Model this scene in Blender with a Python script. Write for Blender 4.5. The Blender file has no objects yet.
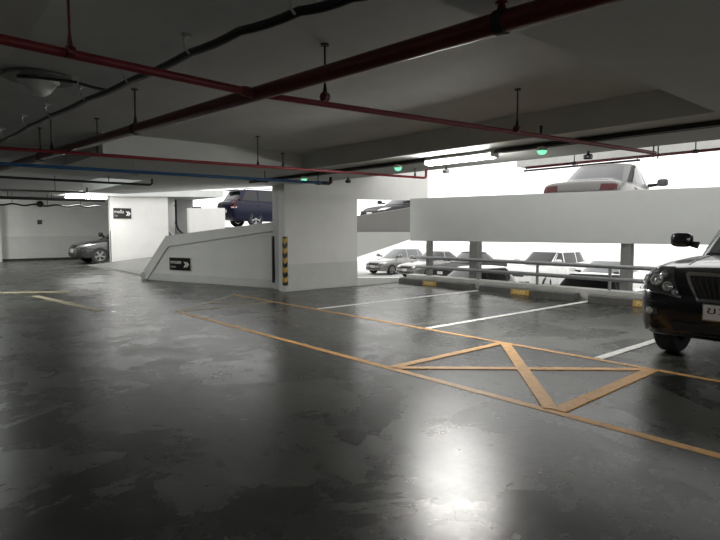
import bpy, bmesh, math, random
from mathutils import Vector, Matrix
from mathutils.bvhtree import BVHTree
random.seed(4)
S = bpy.context.scene
C = S.collection
PI = math.pi
R = math.radians

# ------------------------------------------------------------------ camera model (building axes: X away-right, Y away-left)
FP = 562.0; PITCH = math.atan(40 / FP); YAW = R(49.1); H = 1.4
FW = Vector((math.cos(YAW) * math.cos(PITCH), math.sin(YAW) * math.cos(PITCH), -math.sin(PITCH)))
RT = Vector((math.sin(YAW), -math.cos(YAW), 0)); UP = RT.cross(FW)
EYE = Vector((0, 0, H))
def at(px, py, ax, v):
    """where the sight line through a photo pixel meets the plane (axis ax) = v"""
    d = FW + RT * ((px - 360) / FP) + UP * ((270 - py) / FP)
    return EYE + d * ((v - EYE[ax]) / d[ax])

cam = bpy.data.cameras.new('camera'); co = bpy.data.objects.new('camera', cam); C.objects.link(co)
co.location = EYE; co.rotation_euler = (PI / 2 - PITCH, 0, YAW - PI / 2)
cam.sensor_width = 36; cam.lens = 36 * FP / 720; cam.clip_end = 400; cam.clip_start = 0.05
S.camera = co
S.view_settings.view_transform = 'Standard'; S.view_settings.look = 'None'
S.view_settings.exposure = 0.0; S.view_settings.gamma = 1; S.view_settings.use_curve_mapping = False
try: S.cycles.use_denoising = True; S.cycles.max_bounces = 8
except Exception: pass

# ------------------------------------------------------------------ materials
def mat(name, col, rough=0.6, metal=0.0, noise=0.0, nscale=6.0, bump=0.0, spec=0.5, coat=0.0, emit=0.0, alpha_t=0.0):
    m = bpy.data.materials.new(name); m.use_nodes = True
    nt = m.node_tree; b = nt.nodes['Principled BSDF']
    b.inputs['Base Color'].default_value = (*col, 1); b.inputs['Roughness'].default_value = rough
    b.inputs['Metallic'].default_value = metal; b.inputs['Specular IOR Level'].default_value = spec
    b.inputs['Coat Weight'].default_value = coat; b.inputs['Coat Roughness'].default_value = 0.04
    if alpha_t: b.inputs['Transmission Weight'].default_value = alpha_t
    if emit:
        b.inputs['Emission Color'].default_value = (*col, 1); b.inputs['Emission Strength'].default_value = emit
    if noise or bump:
        tc = nt.nodes.new('ShaderNodeTexCoord'); n = nt.nodes.new('ShaderNodeTexNoise')
        n.inputs['Scale'].default_value = nscale; n.inputs['Detail'].default_value = 6; n.inputs['Roughness'].default_value = 0.65
        nt.links.new(tc.outputs['Object'], n.inputs['Vector'])
        if noise:
            r = nt.nodes.new('ShaderNodeValToRGB')
            r.color_ramp.elements[0].position = 0.3; r.color_ramp.elements[1].position = 0.7
            r.color_ramp.elements[0].color = (*[c * (1 - noise) for c in col], 1)
            r.color_ramp.elements[1].color = (*[min(1, c * (1 + noise)) for c in col], 1)
            nt.links.new(n.outputs['Fac'], r.inputs['Fac']); nt.links.new(r.outputs['Color'], b.inputs['Base Color'])
        if bump:
            bp = nt.nodes.new('ShaderNodeBump'); bp.inputs['Strength'].default_value = bump; bp.inputs['Distance'].default_value = 0.02
            nt.links.new(n.outputs['Fac'], bp.inputs['Height']); nt.links.new(bp.outputs['Normal'], b.inputs['Normal'])
    return m

def floor_material():
    m = bpy.data.materials.new('worn_concrete_floor'); m.use_nodes = True
    nt = m.node_tree; N = nt.nodes; L = nt.links; b = N['Principled BSDF']
    tc = N.new('ShaderNodeTexCoord')
    def noise(scale, detail, rough=0.6, vec=None, dist=0.0):
        n = N.new('ShaderNodeTexNoise'); n.inputs['Scale'].default_value = scale
        n.inputs['Detail'].default_value = detail; n.inputs['Roughness'].default_value = rough; n.inputs['Distortion'].default_value = dist
        L.new(vec or tc.outputs['Object'], n.inputs['Vector']); return n.outputs['Fac']
    def ramp(fac, p0, p1, c0, c1):
        r = N.new('ShaderNodeValToRGB'); r.color_ramp.elements[0].position = p0; r.color_ramp.elements[1].position = p1
        r.color_ramp.elements[0].color = (c0, c0, c0, 1); r.color_ramp.elements[1].color = (c1, c1, c1, 1)
        L.new(fac, r.inputs['Fac']); return r.outputs['Color']
    def math_(op, a, c):
        n = N.new('ShaderNodeMath'); n.operation = op
        for i, v in enumerate((a, c)):
            if isinstance(v, (int, float)): n.inputs[i].default_value = v
            else: L.new(v, n.inputs[i])
        return n.outputs[0]
    mp = N.new('ShaderNodeMapping'); mp.inputs['Scale'].default_value = (1.0, 0.35, 1); L.new(tc.outputs['Object'], mp.inputs['Vector'])
    big = ramp(noise(0.55, 5, 0.6), 0.3, 0.7, 0.6, 1.35)                    # cloudy wear
    mid = ramp(noise(3.0, 8, 0.72, mp.outputs['Vector']), 0.3, 0.72, 0.62, 1.35)
    fine = ramp(noise(26, 6, 0.75), 0.28, 0.7, 0.7, 1.3)
    stain = ramp(noise(0.75, 7, 0.62, None, 0.6), 0.475, 0.50, 0.42, 1.0)       # damp, oily blotches with crisp edges
    spot = ramp(noise(5.5, 3, 0.5), 0.30, 0.32, 0.3, 1.0)
    # the parking bays (beyond the far lane line) are rougher, paler concrete than the polished lane
    sx = N.new('ShaderNodeSeparateXYZ'); L.new(tc.outputs['Object'], sx.inputs[0])
    bay = ramp(math_('MULTIPLY', sx.outputs['X'], 0.1), 0.575, 0.60, 1.0, 1.25)
    v = math_('MULTIPLY', big, mid); v = math_('MULTIPLY', v, fine); v = math_('MULTIPLY', v, stain); v = math_('MULTIPLY', v, spot); v = math_('MULTIPLY', v, bay)
    mx = N.new('ShaderNodeMix'); mx.data_type = 'RGBA'; mx.blend_type = 'MULTIPLY'; mx.inputs[0].default_value = 1
    mx.inputs[6].default_value = (0.052, 0.054, 0.047, 1); L.new(v, mx.inputs[7]); L.new(mx.outputs[2], b.inputs['Base Color'])
    rg = math_('MULTIPLY', ramp(noise(2.2, 7, 0.7), 0.3, 0.7, 0.25, 0.36), ramp(stain, 0.5, 1.0, 0.86, 1.0))
    L.new(rg, b.inputs['Roughness']); b.inputs['Specular IOR Level'].default_value = 0.5
    bp = N.new('ShaderNodeBump'); bp.inputs['Strength'].default_value = 0.12; bp.inputs['Distance'].default_value = 0.01
    L.new(noise(14, 8, 0.7), bp.inputs['Height']); L.new(bp.outputs['Normal'], b.inputs['Normal'])
    return m

def paint_material(name, col, wear=0.42):
    """road paint worn through to the concrete in places"""
    m = bpy.data.materials.new(name); m.use_nodes = True
    nt = m.node_tree; N = nt.nodes; L = nt.links; b = N['Principled BSDF']
    tc = N.new('ShaderNodeTexCoord'); n = N.new('ShaderNodeTexNoise'); n.inputs['Scale'].default_value = 9; n.inputs['Detail'].default_value = 8; n.inputs['Roughness'].default_value = 0.75
    L.new(tc.outputs['Object'], n.inputs['Vector'])
    r = N.new('ShaderNodeValToRGB'); r.color_ramp.elements[0].position = wear - 0.12; r.color_ramp.elements[1].position = wear + 0.1
    r.color_ramp.elements[0].color = (col[0] * .5 + .05, col[1] * .5 + .05, col[2] * .5 + .045, 1); r.color_ramp.elements[1].color = (*col, 1)
    L.new(n.outputs['Fac'], r.inputs['Fac']); L.new(r.outputs['Color'], b.inputs['Base Color'])
    b.inputs['Roughness'].default_value = 0.5
    return m

M = {}
M['floor'] = floor_material()
M['orange'] = paint_material('worn_orange_paint', (0.62, 0.34, 0.115))
M['whiteline'] = paint_material('worn_white_paint', (0.75, 0.75, 0.72))
M['faded'] = paint_material('faded_cream_paint', (0.34, 0.29, 0.19), 0.48)
M['ceiling'] = mat('grey_concrete_ceiling', (0.57, 0.585, 0.575), 0.8, noise=0.1, nscale=1.2, bump=0.05)
M['beam'] = mat('painted_beam', (0.62, 0.635, 0.62), 0.8, noise=0.06, nscale=1.0)
M['wall'] = mat('white_painted_wall', (0.68, 0.675, 0.65), 0.65, noise=0.05, nscale=1.5, bump=0.03)
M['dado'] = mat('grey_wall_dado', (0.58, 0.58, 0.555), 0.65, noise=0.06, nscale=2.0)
M['parapet'] = mat('grey_painted_parapet', (0.47, 0.48, 0.465), 0.7, noise=0.05, nscale=1.2)
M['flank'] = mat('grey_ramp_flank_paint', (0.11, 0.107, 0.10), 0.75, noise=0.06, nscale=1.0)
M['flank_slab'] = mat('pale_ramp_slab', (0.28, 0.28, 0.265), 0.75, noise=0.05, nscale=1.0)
M['column'] = mat('grey_column_concrete', (0.42, 0.42, 0.40), 0.75, noise=0.10, nscale=3.0)
M['kerb'] = mat('kerb_concrete', (0.46, 0.46, 0.43), 0.85, noise=0.16, nscale=5.0, bump=0.1)
M['stop'] = mat('wheel_stop_concrete', (0.09, 0.09, 0.082), 0.9, noise=0.2, nscale=6.0, bump=0.15)
M['yellow'] = mat('yellow_marking', (0.55, 0.33, 0.06), 0.6, noise=0.2, nscale=20)
M['cream'] = mat('cream_lettering', (0.75, 0.62, 0.36), 0.6)
M['ramp'] = mat('ramp_concrete', (0.17, 0.17, 0.16), 0.75, noise=0.15, nscale=3.0, bump=0.1)
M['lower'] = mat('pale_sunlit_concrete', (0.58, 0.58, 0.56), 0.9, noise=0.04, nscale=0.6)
M['rail'] = mat('galvanised_rail', (0.24, 0.25, 0.25), 0.45, 0.5, noise=0.08, nscale=8)
M['red'] = mat('red_pipe_paint', (0.23, 0.022, 0.028), 0.38, noise=0.18, nscale=9)
M['darkred'] = mat('dark_red_pipe_paint', (0.13, 0.016, 0.018), 0.33, noise=0.18, nscale=9)
M['blue'] = mat('blue_pipe_paint', (0.04, 0.14, 0.33), 0.4, noise=0.1, nscale=9)
M['black'] = mat('black_plastic', (0.012, 0.012, 0.013), 0.35)
M['iron'] = mat('dark_iron', (0.035, 0.033, 0.032), 0.5, 0.4)
M['galv'] = mat('zinc_bracket', (0.55, 0.55, 0.53), 0.4, 0.6)
M['lampshade'] = mat('white_enamel_shade', (0.9, 0.9, 0.88), 0.35)
M['grey_pl'] = mat('grey_fixture_plate', (0.22, 0.22, 0.21), 0.5)
M['tube'] = mat('lit_fluorescent_tube', (1.0, 0.98, 0.94), 0.4, emit=190.0)
M['tube_far'] = mat('lit_fluorescent_tube_at_back', (1.0, 0.99, 0.95), 0.4, emit=95.0)
M['tube_fill'] = mat('added_fill_lamp_tube', (0.97, 1.0, 0.97), 0.4, emit=235.0)  # glow of the added fill lamps out of view
M['housing'] = mat('white_lamp_housing', (0.8, 0.8, 0.78), 0.4)
M['green'] = mat('green_signal_glow', (0.25, 1.0, 0.55), 0.4, emit=1.1)
M['signblack'] = mat('black_sign_face', (0.009, 0.009, 0.009), 0.3)
M['signborder'] = mat('pale_sign_edge', (0.6, 0.57, 0.5), 0.5)
M['signwhite'] = mat('white_sign_lettering', (0.85, 0.85, 0.83), 0.5)
M['signdim'] = mat('grey_sign_lettering', (0.45, 0.45, 0.43), 0.5)
M['glass'] = mat('tinted_car_glass', (0.015, 0.018, 0.02), 0.05, spec=0.7)
M['glass_dark'] = mat('black_car_glass', (0.006, 0.007, 0.008), 0.06, spec=0.5)
M['glass_pale'] = mat('grey_car_glass', (0.10, 0.11, 0.115), 0.06, spec=0.9)
M['tyre'] = mat('black_tyre_rubber', (0.02, 0.02, 0.02), 0.8, noise=0.2, nscale=20)
M['rim'] = mat('alloy_rim', (0.42, 0.42, 0.43), 0.3, 0.85)
M['chrome'] = mat('chrome_trim', (0.75, 0.75, 0.76), 0.13, 1.0)
M['lens'] = mat('clear_lamp_lens', (0.62, 0.64, 0.65), 0.12, 0.7, spec=0.9)
M['lens_dark'] = mat('smoked_lamp_lens', (0.05, 0.055, 0.06), 0.06, 0.1, spec=0.9)
M['redlens'] = mat('red_lamp_lens', (0.055, 0.001, 0.003), 0.2, spec=0.3)
M['pinklens'] = mat('pale_lamp_lens', (0.75, 0.50, 0.50), 0.12, spec=0.7)
M['plate'] = mat('white_number_plate', (0.72, 0.66, 0.64), 0.45)
M['plate_ink'] = mat('plate_lettering', (0.04, 0.015, 0.015), 0.5)
M['under'] = mat('black_underbody', (0.008, 0.008, 0.008), 0.8)
M['p_black'] = mat('black_car_paint', (0.006, 0.006, 0.008), 0.2, coat=0.35)
M['p_blue'] = mat('navy_car_paint', (0.003, 0.004, 0.020), 0.32, spec=0.3)
M['p_silver'] = mat('silver_car_paint', (0.24, 0.235, 0.225), 0.3, 0.3, coat=0.8)
M['p_champ'] = mat('champagne_car_paint', (0.085, 0.08, 0.075), 0.35, 0.2, coat=0.3)
M['p_white'] = mat('white_car_paint', (0.62, 0.62, 0.61), 0.25, coat=0.8)
M['p_grey'] = mat('grey_car_paint', (0.045, 0.045, 0.045), 0.25, 0.4, coat=1.0)
M['p_dark'] = mat('charcoal_car_paint', (0.025, 0.026, 0.028), 0.22, 0.2, coat=1.0)
M['p_shade'] = mat('dull_charcoal_car_paint', (0.018, 0.018, 0.019), 0.55, spec=0.25)
M['support'] = mat('dark_grey_support', (0.17, 0.17, 0.16), 0.75, noise=0.1, nscale=3.0)
M['seat'] = mat('dark_seat_cloth', (0.03, 0.03, 0.03), 0.9)

# ------------------------------------------------------------------ mesh helpers
def quad(bm, vs, mi=0):
    f = bm.faces.new(vs); f.material_index = mi; return f
def add_box(bm, c, s, rot=None):
    """axis-aligned (or rotated) box, centre c, full size s"""
    vs = []
    for sx in (-.5, .5):
        for sy in (-.5, .5):
            for sz in (-.5, .5):
                v = Vector((sx * s[0], sy * s[1], sz * s[2]))
                if rot: v = rot @ v
                vs.append(bm.verts.new(Vector(c) + v))
    for f in ((0, 1, 3, 2), (4, 6, 7, 5), (0, 4, 5, 1), (2, 3, 7, 6), (0, 2, 6, 4), (1, 5, 7, 3)):
        bm.faces.new([vs[i] for i in f])
    return vs
def add_tube(bm, pts, r, n=12, cap=True):
    """round tube along a polyline; r a number or one per point"""
    pts = [Vector(p) for p in pts]; rs = r if isinstance(r, (list, tuple)) else [r] * len(pts)
    rings = []; prev = None
    for i, p in enumerate(pts):
        a = pts[max(i - 1, 0)]; b = pts[min(i + 1, len(pts) - 1)]
        t = (b - a).normalized()
        u = prev if prev is not None else (Vector((0, 0, 1)) if abs(t.z) < 0.9 else Vector((1, 0, 0)))
        u = (u - t * u.dot(t)).normalized(); prev = u; w = t.cross(u)
        rings.append([bm.verts.new(p + (u * math.cos(2 * PI * k / n) + w * math.sin(2 * PI * k / n)) * rs[i]) for k in range(n)])
    for a, b in zip(rings, rings[1:]):
        for k in range(n): bm.faces.new((a[k], a[(k + 1) % n], b[(k + 1) % n], b[k]))
    if cap:
        bm.faces.new(rings[0][::-1]); bm.faces.new(rings[-1])
def add_lathe(bm, prof, n=24, origin=(0, 0, 0), axis='z'):
    """profile of (radius, height) revolved; axis z or y"""
    o = Vector(origin); rings = []
    for r, h in prof:
        if r < 1e-5:
            rings.append([bm.verts.new(o + (Vector((0, 0, h)) if axis == 'z' else Vector((0, h, 0))))])
        else:
            ring = []
            for k in range(n):
                a = 2 * PI * k / n
                v = Vector((r * math.cos(a), r * math.sin(a), h)) if axis == 'z' else Vector((r * math.cos(a), h, -r * math.sin(a)))
                ring.append(bm.verts.new(o + v))
            rings.append(ring)
    for a, b in zip(rings, rings[1:]):
        if len(a) == 1 and len(b) == 1: continue
        for k in range(n):
            k2 = (k + 1) % n
            if len(a) == 1: bm.faces.new((a[0], b[k2], b[k]))
            elif len(b) == 1: bm.faces.new((a[k], a[k2], b[0]))
            else: bm.faces.new((a[k], a[k2], b[k2], b[k]))
def add_prism(bm, poly, d):
    """extrude a 3D polygon by vector d"""
    d = Vector(d); a = [bm.verts.new(Vector(p)) for p in poly]; b = [bm.verts.new(Vector(p) + d) for p in poly]
    bm.faces.new(a); bm.faces.new(b[::-1]); n = len(a)
    for i in range(n): bm.faces.new((a[(i + 1) % n], a[i], b[i], b[(i + 1) % n]))
def finish(bm, bevel=0.0, smooth=None):
    bmesh.ops.recalc_face_normals(bm, faces=bm.faces[:])
    if bevel: bmesh.ops.bevel(bm, geom=[e for e in bm.edges if len(e.link_faces) == 2 and e.calc_face_angle(0) > 0.5], offset=bevel, segments=2, affect='EDGES', profile=0.6)
def obj(name, bm, m, parent=None, bevel=0.0, smooth=0.7, base=None):
    """link a bmesh as ONE mesh object (base: put its origin there)"""
    finish(bm, bevel)
    if base is not None: bmesh.ops.translate(bm, verts=bm.verts[:], vec=-Vector(base))
    me = bpy.data.meshes.new(name); bm.to_mesh(me); bm.free()
    for mm in (m if isinstance(m, (list, tuple)) else [m]): me.materials.append(M[mm] if isinstance(mm, str) else mm)
    if smooth:
        me.shade_smooth()
        try: me.set_sharp_from_angle(angle=smooth)
        except Exception: pass
    o = bpy.data.objects.new(name, me); C.objects.link(o)
    if base is not None: o.location = base
    if parent: o.parent = parent
    return o
def tag(o, label, cat, group=None):
    o['label'] = label; o['category'] = cat
    if group: o['group'] = group
    return o
def thing(name, label, cat, loc=(0, 0, 0), rz=0.0, group=None):
    o = bpy.data.objects.new(name, None); C.objects.link(o); o.empty_display_size = 0.2
    o.location = loc; o.rotation_euler = (0, 0, rz); return tag(o, label, cat, group)
def struct(name, bm, m, parent=None, bevel=0.0, smooth=0.5):
    o = obj(name, bm, m, parent, bevel, smooth)
    if not parent: o['kind'] = 'structure'
    return o
def copy_thing(o, loc, label):
    c = o.copy(); C.objects.link(c); c.location = loc; c['label'] = label
    for ch in list(o.children):
        d = ch.copy(); C.objects.link(d); d.parent = c
        for g in ch.children:
            e = g.copy(); C.objects.link(e); e.parent = d
    return c
def NB(): return bmesh.new()
def boxobj(name, c, s, m, parent=None, bevel=0.0):
    bm = NB(); add_box(bm, c, s); return obj(name, bm, m, parent, bevel)
def text_mesh(name, s, size, m, parent, loc, rot, depth=0.002, align='LEFT', fit=None):
    cu = bpy.data.curves.new(name, 'FONT'); cu.body = s; cu.size = size; cu.extrude = depth; cu.align_x = align; cu.align_y = 'CENTER'
    t = bpy.data.objects.new(name + '_curve', cu); C.objects.link(t)
    bpy.context.view_layer.update()
    me = bpy.data.meshes.new_from_object(t.evaluated_get(bpy.context.evaluated_depsgraph_get()))
    C.objects.unlink(t); bpy.data.objects.remove(t)
    if fit and me.vertices:
        w = max(v.co.x for v in me.vertices) - min(v.co.x for v in me.vertices)
        if w > 0:
            for v in me.vertices: v.co.x *= fit / w
    me.materials.clear(); me.materials.append(M[m])
    o = bpy.data.objects.new(name, me); C.objects.link(o); o.parent = parent; o.location = loc; o.rotation_euler = rot
    return o

# ------------------------------------------------------------------ sky: flat bright overcast daylight outside the open sides
w = bpy.data.worlds.new('overcast_sky'); S.world = w; w.use_nodes = True
bg = w.node_tree.nodes['Background']; bg.inputs['Color'].default_value = (1.0, 0.995, 0.98, 1); bg.inputs['Strength'].default_value = 2.0

# ------------------------------------------------------------------ the building
ZL = -1.2          # lower half deck
SLAB = 2.72; SOF = 2.44
bm = NB()
add_prism(bm, [(-14, -12, 0), (10.86, -12, 0), (10.86, 10.95, 0), (7.35, 10.95, 0), (7.3, 11.6, 0), (6.05, 16.05, 0), (6.35, 24.1, 0), (12.4, 24.1, 0), (12.4, 29.5, 0), (-14, 29.5, 0)], (0, 0, -0.3))
floor = struct('floor', bm, 'floor', smooth=None)

LH = [0.003]
def line(pts, width, m, name='painted_line'):
    """a painted strip lying on the floor, along a polyline"""
    LH[0] += 0.0005; h = LH[0]; bm = NB()
    for a, b in zip(pts, pts[1:]):
        a = Vector((*a, 0)); b = Vector((*b, 0)); t = (b - a).normalized(); n = Vector((-t.y, t.x, 0)) * width / 2
        add_prism(bm, [a - n, b - n, b + n, a + n], (0, 0, h))
    o = obj(name, bm, m, floor, smooth=None); return o
line([(3.91, 9.35), (3.91, -4)], 0.085, 'orange')
line([(5.87, 10.95), (5.87, -4)], 0.072, 'orange')
for y in (8.0, 5.37, 2.87, 0.3): line([(5.93, y), (10.55 if y > 7 else 10.8, y)], 0.10, 'whiteline')
line([(3.93, 9.3), (5.85, 10.9)], 0.085, 'faded')
line([(3.95, 9.28), (5.85, 9.3)], 0.085, 'faded')
line([(4.75, 9.98), (5.85, 9.33)], 0.06, 'faded')
line([(3.95, 4.05), (5.83, 4.05)], 0.10, 'orange')
line([(3.98, 4.0), (5.83, 2.30)], 0.10, 'orange')
line([(5.83, 4.0), (3.95, 2.28)], 0.12, 'orange')
line([(3.95, 2.22), (5.83, 2.27)], 0.12, 'orange')
# faded direction arrow and cross line on the lane at left
p = [at(35, 296, 2, 0), at(100, 311, 2, 0)]
line([p[0].to_2d(), p[1].to_2d()], 0.16, 'faded')
p = [at(0, 293, 2, 0), at(70, 292, 2, 0)]
line([p[0].to_2d(), p[1].to_2d()], 0.22, 'faded')

# ceiling: one coffered soffit; recess slab at 2.72, drop beams to 2.44
bm = NB()
add_prism(bm, [(-14, -12, SLAB), (6.6, -12, SLAB), (6.6, 12, SLAB), (5.4, 16.5, SLAB), (5.4, 24.0, SLAB), (12.4, 24.0, SLAB + 0.2), (12.4, 29.7, SLAB + 0.2), (-14, 29.7, SLAB)], (0, 0, 0.3))
add_box(bm, (8.5, -0.5, 3.15), (2.6, 23, 0.25))
struct('ceiling', bm, 'ceiling', smooth=None)
bm = NB(); add_prism(bm, [(-14, -0.9, SOF), (5.68, -0.9, SOF), (5.68, 1.76, SOF), (-14, 1.76, SOF)], (0, 0, SLAB - SOF + 0.02))
struct('ceiling_beam', bm, 'beam', smooth=None)
bm = NB(); add_prism(bm, [(5.68, -12, SOF), (7.42, -12, SOF), (7.42, 11.2, SOF), (6.12, 15.2, SOF), (5.55, 16.8, SOF), (4.45, 16.8, SOF), (4.35, 12.0, SOF), (-14, 12.0, SOF), (-14, 10.15, SOF), (2.41, 10.15, SOF), (2.41, 8.1, SOF), (5.68, 8.1, SOF)], (0, 0, 0.72))
struct('ceiling_beam', bm, 'beam', smooth=None)
bm = NB(); add_box(bm, (-0.43, 2.9, (SOF + SLAB) / 2 + 0.01), (2.2, 2.28, SLAB - SOF + 0.02)); struct('ceiling_beam', bm, 'wall', smooth=None)

# walls
bm = NB(); add_box(bm, (-1, 29.65, 1.5), (27, 0.3, 3.0)); wl = struct('wall_far', bm, 'wall')
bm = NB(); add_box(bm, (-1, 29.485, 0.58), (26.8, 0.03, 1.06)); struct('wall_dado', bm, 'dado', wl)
bm = NB(); add_box(bm, (-1, 29.46, 0.05), (26.8, 0.08, 0.1)); o = struct('baseboard_far', bm, 'iron')
bm = NB(); add_box(bm, (-14.1, 8.8, 1.4), (0.2, 42, 3.2)); struct('wall_left', bm, 'wall')
bm = NB(); add_box(bm, (-1.5, -12.1, 1.4), (25, 0.2, 3.4)); struct('wall_back', bm, 'wall')
# wall along the last bay, with the big opening to the ramp side
bm = NB()
X0, X1, YW, T = 7.03, 9.19, 10.72, 0.24
add_prism(bm, [(X0, YW, 0), (X1, YW, 0), (X1, YW, 3.3), (X0, YW, 3.3)], (0, T, 0))
add_prism(bm, [(X1, YW, -0.3), (10.95, YW, -0.3), (10.95, YW, 0.10), (X1, YW, 0.2)], (0, T, 0))
add_prism(bm, [(X1, YW, 2.17), (11.8, YW, 2.23), (11.8, YW, 3.3), (X1, YW, 3.3)], (0, T, 0))
wr = struct('wall_right', bm, 'wall', smooth=None)
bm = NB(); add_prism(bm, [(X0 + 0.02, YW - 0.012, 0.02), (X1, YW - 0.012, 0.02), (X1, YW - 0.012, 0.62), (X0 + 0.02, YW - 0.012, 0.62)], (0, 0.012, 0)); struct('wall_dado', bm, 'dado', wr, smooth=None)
bm = NB(); add_prism(bm, [(X0, YW + 0.0, 0), (X0 + 0.18, YW + 0.78, 0), (X0 + 0.42, YW + 0.78, 0), (X0 + 0.42, YW + 0.2, 0)], (0, 0, SOF))
colr = struct('column_wall_end', bm, 'column', smooth=None)

# low skewed wall that carries the ramp edge
A2 = Vector((5.83, 15.95, 0)); B2 = Vector((7.3, 11.45, 0)); tk = (B2 - A2).normalized(); nk = Vector((-tk.y, tk.x, 0))
if nk.x < 0: nk = -nk
def sk(s, z, off=0.0): return A2 + tk * s + nk * off + Vector((0, 0, z))
LEN = (B2 - A2).length
bm = NB(); add_prism(bm, [sk(0, 0), sk(LEN, 0), sk(LEN, 1.40), sk(0.92, 0.97), sk(0.0, 0.12)], nk * 0.2)
rw = struct('wall_ramp', bm, 'wall', smooth=None)
bm = NB(); add_prism(bm, [sk(-0.12, 0.02, -.05), sk(0.06, 0.02, -.05), sk(0.95, 0.95, -.05), sk(LEN, 1.39, -.05), sk(LEN, 1.60, -.05), sk(0.88, 1.24, -.05), sk(-0.12, 0.2, -.05)], nk * 0.32)
struct('ramp_kerb', bm, 'wall', rw, smooth=None)
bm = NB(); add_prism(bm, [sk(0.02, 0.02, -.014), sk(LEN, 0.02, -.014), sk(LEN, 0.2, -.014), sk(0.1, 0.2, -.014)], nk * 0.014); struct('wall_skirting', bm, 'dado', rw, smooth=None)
bm = NB(); add_tube(bm, [sk(-0.1, 0.0, 0.05), sk(-0.1, 0.2, 0.05), sk(-0.1, 0.235, 0.05)], [0.13, 0.13, 0.09], 18); struct('ramp_kerb_end', bm, 'parapet', rw)
# ramp surface, rising away, ribbed at its foot
bm = NB()
a = [Vector((5.98, 16.2, 0.004)), Vector((6.42, 24.1, 0.004)), Vector((10.2, 24.1, 0.30)), Vector((12.3, 24.1, 0.55)), Vector((12.3, 18.5, 0.9)), Vector((6.6, 15.0, 0.12))]
top = [bm.verts.new(v) for v in a]; bot = [bm.verts.new(Vector((v.x, v.y, -0.28))) for v in a]
bm.faces.new(top); bm.faces.new(bot[::-1])
for i in range(len(a)): bm.faces.new((top[i], bot[i], bot[(i + 1) % len(a)], top[(i + 1) % len(a)]))
ramp = struct('ramp', bm, 'ramp', smooth=None)
bm = NB()
for k in range(9):
    d = 0.05 + 0.2 * k; z = 0.006 + d * 0.075
    p0 = Vector((6.0 + d, 16.7 - 0.02 * k, z)); p1 = Vector((6.42 + d, 23.9, z))
    add_prism(bm, [p0, p1, p1 + Vector((0.07, 0, 0.02)), p0 + Vector((0.07, 0, 0.02))], (0.02, 0, 0.012))
struct('ramp_ribs', bm, 'stop', ramp, smooth=None)
# wall with the first sign, beside the ramp foot
bm = NB(); add_box(bm, (8.67, 24.29, 1.42), (2.34, 0.18, 2.9)); struct('wall_sign', bm, 'wall')
bm = NB(); add_box(bm, (7.455, 24.29, 1.42), (0.09, 0.26, 2.9)); struct('column_sign_wall', bm, 'wall')
bm = NB(); add_box(bm, (10.55, 27.1, 1.3), (0.34, 0.34, 3.2)); struct('column_far', bm, 'column')
# stepped wall behind the ramp
bm = NB()
pL = at(176, 209, 1, 27.1).x; pS = at(193, 206, 1, 27.1).x
add_prism(bm, [(pL, 27.1, -0.3), (pS, 27.1, -0.3), (pS, 27.1, 3.4), (pL, 27.1, 3.4)], (0, 0.16, 0))
struct('wall_stepped', bm, 'parapet', smooth=None)
YL = 23.4; q0 = at(189, 208, 1, YL); q1 = at(225, 208, 1, YL)
bm = NB(); add_prism(bm, [(q0.x, YL, -0.2), (q1.x, YL, -0.2), (q1.x, YL, q1.z), (q0.x, YL, q0.z)], (0, 0.22, 0)); struct('wall_ramp_low', bm, 'wall', smooth=None)
# upper deck behind the ramp (carries the blue car and those behind the opening)
bm = NB(); add_prism(bm, [(12.45, 22.3, 1.26), (22.0, 22.3, 1.26), (22.0, 30.5, 1.26), (12.45, 30.5, 1.26)], (0, 0, 0.28)); struct('floor_upper_rear', bm, 'parapet', smooth=None)
bm = NB(); add_box(bm, (19.2, 19.4, 1.47), (5.8, 4.2, 0.28)); struct('floor_raised_bay', bm, 'parapet', smooth=None)
# ramp flank seen through the opening
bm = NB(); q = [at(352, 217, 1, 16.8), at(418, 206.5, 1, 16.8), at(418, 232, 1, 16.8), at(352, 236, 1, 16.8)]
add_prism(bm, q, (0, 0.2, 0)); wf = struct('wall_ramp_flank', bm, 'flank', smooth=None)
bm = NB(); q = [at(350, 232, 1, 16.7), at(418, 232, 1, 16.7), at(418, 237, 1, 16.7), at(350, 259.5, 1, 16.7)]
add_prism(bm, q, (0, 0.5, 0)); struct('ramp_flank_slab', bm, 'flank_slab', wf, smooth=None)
# parapet of the half deck above the bays
pa = Vector((10.86, 10.5, 0)); pb = Vector((12.42, 3.73, 0)); tp = (pb - pa).normalized(); npp = Vector((-tp.y, tp.x, 0))
if npp.x < 0: npp = -npp
pe = pa + tp * 16
bm = NB(); add_prism(bm, [pa + Vector((0, 0, 1.11)), pe + Vector((0, 0, 1.11)), pe + Vector((0, 0, 2.235)), pa + Vector((0, 0, 2.235))], npp * 0.2)
struct('wall_parapet', bm, 'parapet', smooth=None, bevel=0.008)
ZU = 1.50
bm = NB(); add_prism(bm, [pa + tp * 1.5 + npp * 0.2 + Vector((0, 0, 1.12)), pe + npp * 0.2 + Vector((0, 0, 1.12)), pe + npp * 8 + Vector((0, 0, 1.12)), pa + tp * 1.5 + npp * 8 + Vector((0, 0, 1.12))], (0, 0, ZU - 1.12)); struct('floor_upper', bm, 'parapet', smooth=None)
# lower half deck and the retaining face under the kerb
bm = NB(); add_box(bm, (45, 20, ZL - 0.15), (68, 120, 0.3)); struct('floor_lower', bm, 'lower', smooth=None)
bm = NB(); add_box(bm, (10.97, -0.5, -0.55), (0.2, 22.6, 1.3)); struct('wall_lower', bm, 'kerb', smooth=None)
bm = NB(); add_box(bm, (11.0, -0.6, 0.10), (0.34, 22.4, 0.22)); struct('trim_kerb', bm, 'kerb', bevel=0.015)
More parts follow.
